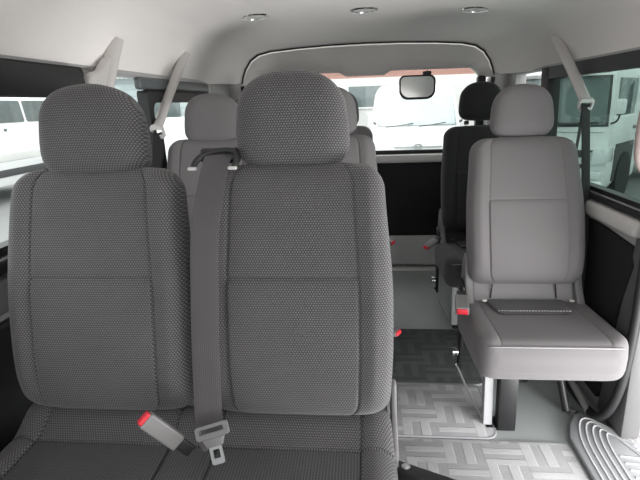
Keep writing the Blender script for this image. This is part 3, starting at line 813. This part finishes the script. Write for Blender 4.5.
tube('ring', [(.055*cos(a*pi/12), 0, .022+.016*sin(a*pi/12)) for a in range(24)], .007, 'emblem', em, n=8, closed=True, up=(0, 1, 0))
for s in (-1, 1):
    bm = bmesh.new(); bm_prism(bm, rrect(s*.66-.13, s*.66+.13, .70, .92, .05), -.035, .12, 'y', .01); finish('headlight', bm, 'lamp', v, auto=50)
    mr = tube('mirror', [(s*.78, .2, 1.30), (s*.88, .16, 1.36)], .02, 'chassis', v, n=8)
    bm = bmesh.new(); bm_prism(bm, rrect(s*.88-.05, s*.88+.05, 1.26, 1.52, .04), .10, .2, 'y', .02); finish('mirror_head', bm, 'white', mr, auto=50)
    for yy in (.75, 3.3): lathe('wheel', [(.10, .0), (.24, .0), (.31, .02), (.32, .10), (.31, .18), (.2, .19)], 'tyre', v, 28, (s*.70+(.0 if s < 0 else 0), yy, .32), Matrix.Rotation(radians(90*s), 3, 'Y'))
box('bumper', (0, .02, .38), (1.66, .10, .22), 'white', v, .04)
box('number_plate', (0, -.035, .45), (.33, .012, .165), 'lamp', v, .004)

# minibus side-on beyond the left front window
t = empty('parked_minibus', 'white parked minibus side-on outside the left front window', 'minibus', (-8.0, 9.3, GZ), radians(0))
bm = bmesh.new(); bm_prism(bm, [(-.95, .35), (-.99, .80), (-.97, 1.15), (-.86, 2.0), (-.78, 2.16), (-.5, 2.22), (.5, 2.22), (.78, 2.16), (.86, 2.0), (.97, 1.15), (.99, .80), (.95, .35)], -3.2, 1.75, 'y', .03)
finish('body', bm, 'white', t, auto=40)
for y0, y1 in ((-3.0, -1.9), (-1.85, -.62), (-.56, .42), (.50, 1.55)):
    bm = bmesh.new()
    P = rrect(y0, y1, 1.555, 1.98, .05)
    a_ = [bm.verts.new((.972-(z-1.15)*.13+.010, y, z)) for y, z in P]; b_ = [bm.verts.new((.94-(z-1.15)*.13, y, z)) for y, z in P]
    bm.faces.new(a_); bm.faces.new(b_[::-1])
    for i in range(len(P)): bm.faces.new((a_[i], a_[(i+1) % len(P)], b_[(i+1) % len(P)], b_[i]))
    finish('side_window', bm, 'carglass', t, auto=40)
box('door_handle', (1.0, -.28, 1.42), (.03, .06, .055), 'carglass', t, .01)
box('sill_stripe', (.985, -.7, .90), (.03, 4.7, .16), 'render', t, .01)
box('skirt', (.975, -.7, .60), (.03, 4.7, .14), 'chassis', t, .02)
for yy in (-2.4, .9):
    for s in (-1, 1): lathe('wheel', [(.10, 0), (.22, 0), (.31, .02), (.33, .10), (.31, .18), (.2, .19)], 'tyre', t, 28, (s*.80, yy, .33), Matrix.Rotation(radians(90*s), 3, 'Y'))

# small white car further back on the left
c = empty('parked_car', 'small white car parked beyond the sliding left window', 'car', (-5.4, 12.4, GZ), radians(-65))
bm = bmesh.new(); bm_prism(bm, [(-1.9, .30), (-1.92, .62), (-1.75, .86), (-.95, .98), (-.30, 1.42), (.10, 1.50), (1.20, 1.48), (1.65, 1.20), (1.85, .95), (1.90, .35)], -.78, .78, 'y', .06); finish('body', bm, 'white', c, auto=50)
for s in (-1, 1):
    bm = bmesh.new(); bm_prism(bm, [(-.80, .99), (-.25, 1.38), (.25, 1.41), (.25, 1.0)], s*.79-.006, s*.79+.006, 'y', .003); finish('side_window', bm, 'carglass', c, auto=40)
    bm = bmesh.new(); bm_prism(bm, [(.31, 1.0), (.31, 1.41), (1.15, 1.40), (1.45, 1.18), (1.50, 1.02)], s*.79-.006, s*.79+.006, 'y', .003); finish('side_window', bm, 'carglass', c, auto=40)
    for xx in (-1.2, 1.2): lathe('wheel', [(.09, 0), (.20, 0), (.28, .02), (.30, .09), (.28, .16), (.18, .17)], 'tyre', c, 26, (xx, s*.66, .30), Matrix.Rotation(radians(-90*s), 3, 'X'))

# white cab-over truck seen through the right window, turned so that its door side shows
k = empty('truck', 'white cab-over truck with wipers and slotted grille outside right window', 'truck', (2.64, 7.72, GZ), radians(-40))
k.scale = (.92, 1, 1)
kb = [(.10, .35, .92), (.02, .42, .97), (.0, .62, .98), (.0, 1.0, .98), (.02, 1.25, .97), (.10, 1.70, .95), (.16, 1.98, .93), (.26, 2.08, .90), (.5, 2.12, .88)]
van_body(k, kb, .98, 'white', 'cab', yb=1.75)
panel_on(k, 'windscreen_seal', [1.265, 1.60, 1.965], [.945, .925, .895], [.025, .085, .155], 'chassis', -.006, hwref=.98)
panel_on(k, 'windscreen', [1.290, 1.60, 1.945], [.915, .895, .87], [.03, .085, .150], 'carglass', -.014, hwref=.98)
box('roof_visor', (0, .08, 2.02), (1.80, .20, .05), 'white', k, .02)
for xa, xb in ((-.75, -.15), (-.05, .62), (.2, .85)):
    tube('wiper', [(xa, -.02, 1.275), ((xa+xb)/2, -.02, 1.32), (xb, .02, 1.33)], .012, 'chassis', k, n=8)
for z0, z1, w in ((.84, .94, .80), (.66, .74, .74), (.50, .57, .62)):
    bm = bmesh.new(); bm_prism(bm, [(-w, z1), (w+.02, z1), (w-.10, z0), (-w+.10, z0)], -.02, .05, 'y', .008); finish('grille_slot', bm, 'chassis', k, auto=40)
for s in (-1, 1):
    bm = bmesh.new(); bm_prism(bm, [(s*.80, .72), (s*.82, .90), (s*.88, .95), (s*.995, .97), (s*.995, .76)], -.0, .42, 'y', .012); finish('headlight', bm, 'lamp', k, auto=40)
    bm = bmesh.new(); bm_prism(bm, rrect(s*.83-.13, s*.83+.13, .54, .64, .03), -.03, .1, 'y', .01); finish('fog_lamp', bm, 'lamp', k, auto=40)
    lathe('wheel', [(.12, 0), (.26, 0), (.38, .02), (.40, .12), (.38, .22), (.24, .23)], 'tyre', k, 28, (s*.80, 1.0, .46), Matrix.Rotation(radians(90*s), 3, 'Y'))
    lathe('wheel', [(.12, 0), (.26, 0), (.38, .02), (.40, .12), (.38, .22), (.24, .23)], 'tyre', k, 28, (s*.72, 4.4, .40), Matrix.Rotation(radians(90*s), 3, 'Y'))
    box('wheel_arch', (s*.975, 1.0, .72), (.04, .98, .55), 'chassis', k, .01)
    dr = box('door', (s*.955, .92, 1.15), (.06, 1.25, .48), 'white', k, .02)
    box('door_handle', (s*.99, 1.40, 1.20), (.03, .14, .05), 'chassis', dr, .008)
    bm = bmesh.new(); bm_prism(bm, [(.42, 1.40), (.52, 1.93), (1.40, 1.93), (1.40, 1.40)], s*.93-.02, s*.93+.035, 'x', .008); finish('door_window', bm, 'carglass', k, auto=40)
    bm = bmesh.new(); bm_prism(bm, [(1.42, 1.36), (1.42, 1.98), (1.54, 1.98), (1.54, 1.36)], s*.93-.02, s*.93+.045, 'x', .008); finish('door_pillar', bm, 'white', k, auto=40)
    a = tube('mirror_arm', [(s*.95, .22, 1.30), (s*1.06, .12, 1.34), (s*1.10, .10, 1.44), (s*1.09, .10, 1.62)], .014, 'chassis', k, n=8, smoothpath=4)
    bm = bmesh.new(); bm_prism(bm, rrect(s*1.10-.07, s*1.10+.07, 1.44, 1.64, .04), .06, .12, 'y', .02); finish('mirror_head', bm, 'white', a, auto=50)
box('front_emblem', (0, -.012, 1.10), (.16, .012, .05), 'emblem', k, .004)
tube('panel_line', [(-.95, -.004, 1.19), (0, -.006, 1.19), (.95, -.0, 1.19)], .006, 'emblem', k, n=6)
box('bumper', (0, .02, .42), (1.98, .12, .18), 'white', k, .04)
tube('steering_wheel', [(.42+.2*cos(a*pi/10), .35+.10*sin(a*pi/10), 1.42+.12*sin(a*pi/10)) for a in range(20)], .018, 'chassis', k, n=8, closed=True)
box('chassis_rail', (0, 3.4, .72), (.9, 4.4, .22), 'chassis', k, .02)
box('cargo_box', (0, 3.75, 1.45), (1.98, 3.7, 1.30), 'white', k, .02)

# workshop with white-framed opening to the right of the truck
w = empty('workshop', 'pale workshop with dark open bay framed in white beyond the truck', 'building', (12.5, 14.5, GZ))
bm = bmesh.new()
bm_box(bm, (0, .4, 1.8), (7.0, .3, 3.6)); finish('wall', bm, 'render', w, auto=40)
box('bay', (-1.0, .2, 1.25), (3.0, .2, 2.5), 'chassis', w, .01)
for x in (-2.55, .55): box('bay_post', (x, .1, 1.3), (.18, .3, 2.6), 'white', w, .02)
box('bay_lintel', (-1.0, .1, 2.62), (3.3, .3, .20), 'white', w, .02)

# long building behind everything, brick-red upper band
w = empty('building', 'long pale building with brick red upper storey behind the vans', 'building', (3.0, 25.0, GZ)); w.scale = (1.3, 1, 1.15)
box('wall', (0, 1.0, 1.25), (26, .4, 2.5), 'render', w, .01)
box('upper_wall', (0, 1.1, 3.6), (26, .4, 2.4), 'brick', w, .01)
box('roof_edge', (0, .95, 4.85), (26.4, .7, .14), 'palegrey', w, .02)
for x in (-8.2, -5.5, -2.2, 2.8, 6, 9.4):
    q = box('window', (x, .80, 1.7), (1.5, .06, .9), 'carglass', w, .01); box('window_sill', (x, .74, 1.22), (1.7, .12, .06), 'white', q, .01)
# sided house on the left
w = empty('house', 'pale blue sided house with corrugated eave outside the left windows', 'house', (-9.6, 17.2, GZ), radians(25)); w.scale = (1.2, 1, 1.18)
bm = bmesh.new(); bm_box(bm, (0, .5, 1.2), (9, .4, 2.4))
for k_ in range(12): bm_box(bm, (0, .29, .15+.2*k_), (9, .03, .17), .006)
finish('wall', bm, 'bluesiding', w, auto=40)
bm = bmesh.new()
for k_ in range(75): bm_tube(bm, [(-4.5+.12*k_, -.05, 2.42), (-4.5+.12*k_, 1.4, 2.75)], .055, n=8)
finish('roof', bm, 'render', w, auto=50)
for x in (-2.2, 1.8):
    q = box('window', (x, .26, 1.45), (1.2, .05, .9), 'carglass', w, .01)

# ------------------------------------------------------------------ light, camera, view
W = bpy.data.worlds.new('overcast'); SC.world = W; W.use_nodes = True
nt = W.node_tree; nt.nodes.clear()
tc = nt.nodes.new('ShaderNodeTexCoord'); sx = nt.nodes.new('ShaderNodeSeparateXYZ'); nt.links.new(tc.outputs['Generated'], sx.inputs[0])
rp = nt.nodes.new('ShaderNodeValToRGB'); nt.links.new(sx.outputs[2], rp.inputs[0])
rp.color_ramp.elements[0].position = 0; rp.color_ramp.elements[0].color = (.80, .82, .83, 1)
rp.color_ramp.elements[1].position = .8; rp.color_ramp.elements[1].color = (1, 1, 1, 1)
bg = nt.nodes.new('ShaderNodeBackground'); bg.inputs[1].default_value = 1.5
ou = nt.nodes.new('ShaderNodeOutputWorld'); nt.links.new(rp.outputs[0], bg.inputs[0]); nt.links.new(bg.outputs[0], ou.inputs[0])

cam = bpy.data.cameras.new('camera'); co = bpy.data.objects.new('camera', cam); COL.objects.link(co)
cam.sensor_fit = 'HORIZONTAL'; cam.sensor_width = 36; cam.lens = 480/640*36; cam.clip_start = .02
y_, p_, r_ = radians(5.7), radians(15.9), radians(2.0)
fw = Vector((-sin(y_)*cos(p_), cos(y_)*cos(p_), -sin(p_))); rt = Vector((cos(y_), sin(y_), 0)); u_ = rt.cross(fw)
R_ = rt*cos(r_)-u_*sin(r_); U_ = u_*cos(r_)+rt*sin(r_)
mt = Matrix((R_, U_, -fw)).transposed().to_4x4(); mt.translation = (0, 0, EYE)
co.matrix_world = mt
SC.camera = co
vs = SC.view_settings; vs.view_transform = 'Standard'; vs.look = 'None'; vs.gamma = 1; vs.use_curve_mapping = False; vs.exposure = .9
SC.cycles.use_denoising = True
SC.cycles.max_bounces = 10; SC.cycles.diffuse_bounces = 6; SC.cycles.transparent_max_bounces = 16

def fill_lamp(name, loc, aim, sx, sy, watt, col=(1, 1, 1)):
    """added area lamp outside an opening, brightens the cabin beyond the sky light"""
    l = bpy.data.lights.new(name, 'AREA'); l.shape = 'RECTANGLE'; l.size = sx; l.size_y = sy; l.energy = watt; l.color = col
    o = bpy.data.objects.new(name, l); COL.objects.link(o); o.location = loc
    o.rotation_euler = (Vector(aim)-Vector(loc)).to_track_quat('-Z', 'Y').to_euler()
    return o
fill_lamp('front_fill_lamp', (1.0, -3.0, .75), (.3, 2.0, 1.1), 2.0, 1.3, 17)  # added fill lamp ahead of the van, on top of the sky
fill_lamp('door_fill_lamp', (1.18, .72, .16), (.55, 1.38, .36), .8, .5, 20)  # added low fill lamp by the open side, brightens the right seat
